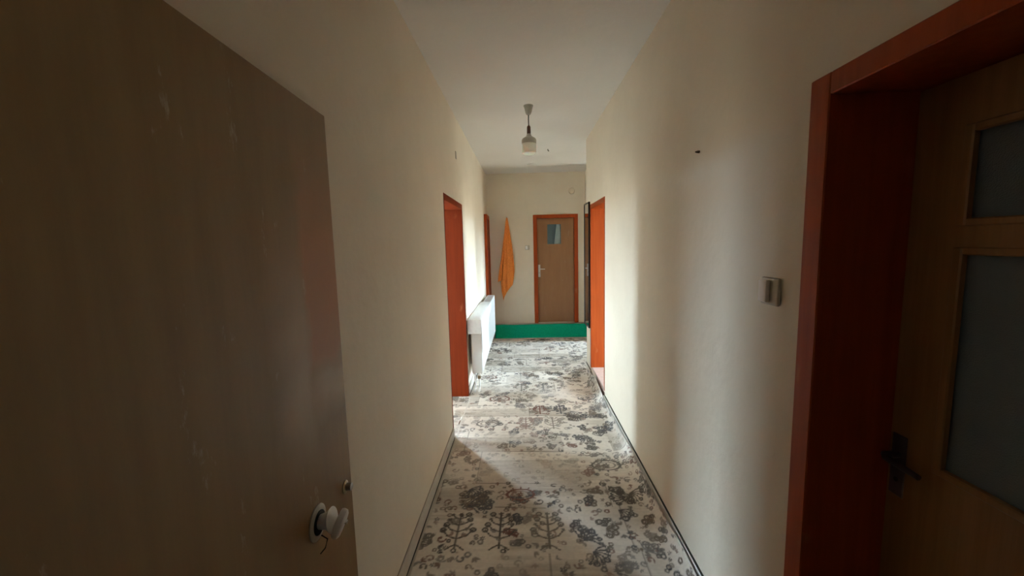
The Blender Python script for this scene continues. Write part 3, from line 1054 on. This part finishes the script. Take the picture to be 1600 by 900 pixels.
# short hanging end at the near side
end_rows = []
for k_ in range(10, 0, -1):
    q = k_ / 10
    end_rows.append([(x_, 4.095 - 0.008 * math.sin(q * 1.57), max(z_ - 0.15 * q, min(z_, 0.655))) for (x_, _, z_) in cl_rows[0]])
cl = MB().grid(end_rows + cl_rows).build('cloth', 'cloth_white', None, True)
cl.modifiers.new('thick', 'SOLIDIFY').thickness = 0.003
tag(cl, 'white cloth draped over the near end of the radiator', 'cloth')

# ------------------------------------------------------------------ pendant lamp
lp = empty('pendant_lamp', (0.079, 3.64, H))
tag(lp, 'pendant lamp with white glass shade hanging from the hallway ceiling', 'lamp')
MB().lathe([(0.043, 0.0), (0.043, -0.004), (0.039, -0.012), (0.033, -0.035), (0.027, -0.062), (0.020, -0.076), (0.010, -0.082)]).build('ceiling_rose', 'aged_plastic', lp, True)
MB().tube([(0, 0, -0.075), (-0.001, 0, -0.12), (0.0, 0, -0.18)], 0.0045, 10).build('cord', 'cord_brown', lp, True)
MB().lathe([(0.006, -0.168), (0.014, -0.178), (0.016, -0.185), (0.0175, -0.235), (0.0165, -0.248)]).build('socket', 'socket_brown', lp, True)
sh = MB().lathe([(0.017, -0.243), (0.021, -0.250), (0.024, -0.262), (0.045, -0.275), (0.060, -0.285), (0.066, -0.298), (0.066, -0.328), (0.060, -0.329)]).build('shade_top', 'aged_plastic', lp, True)
prof = [(0.062, -0.327), (0.0645, -0.333)]
for i in range(9):
    prof += [(0.0655, -0.337 - i * 0.008), (0.063, -0.341 - i * 0.008)]
prof += [(0.064, -0.410), (0.055, -0.420), (0.035, -0.428), (0.008, -0.431)]
MB().lathe(prof, n=40).build('glass_shade', 'opal_glass', lp, True)

# small ceiling and wall fittings
tag(MB().lathe([(0.070, 0), (0.070, -0.006), (0.055, -0.013), (0.02, -0.015)], c=(0.163, 6.24, H)).build('blanking_plate', 'ceiling_paint', None, True), 'flat round off white plate on the ceiling beyond the lamp', 'plate')
tag(MB().tube([(0.358, 5.28, H), (0.358, 5.28, H - 0.012), (0.364, 5.28, H - 0.024), (0.374, 5.28, H - 0.022)], 0.005, 8).build('ceiling_hook', 'mark_brown', None, True), 'tiny dark hook in the ceiling right of the lamp', 'hook')
tag(MB().lathe([(0.055, 0), (0.054, -0.010), (0.046, -0.022), (0.020, -0.028)], 'y', c=(0.870, YF, 2.505)).build('round_fitting', 'wall_paint', None, True), 'small round beige fitting on the end wall above the far door', 'wall fitting')
tag(MB().lathe([(0.006, 0), (0.006, -0.006), (0.003, -0.018)], 'x', 12, c=(XR, 1.80, 1.995)).build('nail', 'mark_brown', None, True), 'small dark nail high in the right wall', 'nail')
tag(MB().box(XL, XL + 0.006, 3.80, 3.84, 2.43, 2.50, 0.002, 1).build('wall_plate', 'aged_plastic', None), 'small narrow plate on the left wall above the doorway', 'wall plate')


def switch(name, loc, rz, label, sz_):
    e_ = empty(name, loc, rz)
    tag(e_, label, 'light switch', 'cream light switches')
    a_ = sz_ / 2
    MB().box(-a_, a_, -0.010, 0, -a_, a_, 0.005, 3).build('plate', 'cream_plastic', e_, True)
    MB().box(-a_ * 0.86, a_ * 0.10, -0.0235, -0.009, -a_ * 0.80, a_ * 0.80, 0.004, 2).build('rocker', 'white_plastic', e_, True)
    return e_


switch('light_switch', (XR, 1.252, 1.443), math.radians(-90), 'cream light switch on the right wall beside the foreground doorway', 0.088)
switch('light_switch', (0.087, YF, 1.547), 0, 'small cream light switch on the end wall between towel and far door', 0.080)

# ------------------------------------------------------------------ mirror
mr = empty('mirror', (XR, 4.585, 0.60), math.radians(1.0))
tag(mr, 'tall narrow dark framed mirror on the right wall by the corner', 'mirror')
ml, mh, fw = 0.30, 1.475, 0.016
MB().box(-0.022, -0.002, 0, fw, 0, mh, 0.002, 1).build('frame_side', 'mirror_frame', mr)
MB().box(-0.022, -0.002, ml - fw, ml, 0, mh, 0.002, 1).build('frame_side', 'mirror_frame', mr)
MB().box(-0.022, -0.002, fw, ml - fw, mh - fw, mh, 0.002, 1).build('frame_top', 'mirror_frame', mr)
MB().box(-0.022, -0.002, fw, ml - fw, 0, fw, 0.002, 1).build('frame_bottom', 'mirror_frame', mr)
MB().box(-0.016, -0.010, fw - 0.002, ml - fw + 0.002, fw - 0.002, mh - fw + 0.002).build('glass', 'mirror_glass', mr)

# ------------------------------------------------------------------ towel and its hook
hk = tag(MB().tube([(-0.262, YF, 2.075), (-0.262, YF - 0.03, 2.072), (-0.262, YF - 0.042, 2.082), (-0.262, YF - 0.044, 2.094)], 0.005, 8).build('wall_hook', 'grey_metal', None, True), 'small metal hook on the end wall holding the orange towel', 'hook')
tw = empty('towel', (-0.262, YF, 2.07))
tag(tw, 'orange towel hanging from a hook on the end wall', 'towel')


def interp(tab, z_):
    for (za, xa), (zb, xb_) in zip(tab, tab[1:]):
        if za >= z_ >= zb:
            t = (za - z_) / (za - zb)
            return xa + (xb_ - xa) * t
    return tab[-1][1]


def cloth_layer(lt, rt_, ztop, bottom, yoff, seed, amp):
    """lt/rt_: (z, x) outlines; bottom(q) = lower hem height over q in 0..1"""
    rr = random.Random(seed)
    ph = [rr.random() * 6.28 for _ in range(4)]
    rows_ = []
    nr, nc = 60, 36
    for i in range(nr + 1):
        row = []
        for j in range(nc + 1):
            q = j / nc
            zb = bottom(q)
            z_ = ztop - (ztop - zb) * i / nr
            xl, xr_ = interp(lt, z_), interp(rt_, z_)
            spread = min(1.0, (ztop - z_) / 0.7)
            x_ = xl + (xr_ - xl) * q
            fold = amp * spread * (math.sin(q * 13 + ph[0]) + 0.6 * math.sin(q * 23 + ph[1] + z_ * 2) + 0.4 * math.sin(q * 7 + z_ * 5 + ph[2]))
            row.append((x_ + 0.262, yoff - 0.012 - 0.03 * (1 - spread) - abs(amp) * 1.6 * spread + fold, z_ - 2.07))
        rows_.append(row)
    return rows_


LT = [(2.075, -0.272), (2.0, -0.285), (1.85, -0.305), (1.65, -0.335), (1.45, -0.365), (1.25, -0.40), (1.05, -0.436), (0.95, -0.445), (0.5, -0.44)]
RTm = [(2.075, -0.250), (2.0, -0.238), (1.85, -0.218), (1.65, -0.190), (1.45, -0.165), (1.2, -0.150), (1.0, -0.145), (0.5, -0.15)]
RTf = [(2.075, -0.258), (1.85, -0.262), (1.6, -0.272), (1.3, -0.285), (1.05, -0.30), (0.9, -0.31), (0.5, -0.31)]
LTb = [(2.075, -0.268), (1.85, -0.295), (1.5, -0.345), (1.2, -0.38), (0.95, -0.395), (0.8, -0.385), (0.6, -0.352)]


def hem_back(q):
    return 0.61 + 0.33 * q ** 0.75 if q < 0.85 else 0.61 + 0.33 * 0.85 ** 0.75 + (q - 0.85) * 1.6


bk = MB().grid(cloth_layer(LTb, RTm, 2.072, hem_back, -0.004, 5, 0.011)).build('back_fold', 'towel_orange', tw, True)
bk.modifiers.new('thick', 'SOLIDIFY').thickness = 0.004
ft = MB().grid(cloth_layer(LT, RTf, 2.074, lambda q: 0.955 + 0.02 * math.sin(q * 3) + 0.015 * q, -0.034, 9, 0.009)).build('front_fold', 'towel_orange', tw, True)
ft.modifiers.new('thick', 'SOLIDIFY').thickness = 0.004
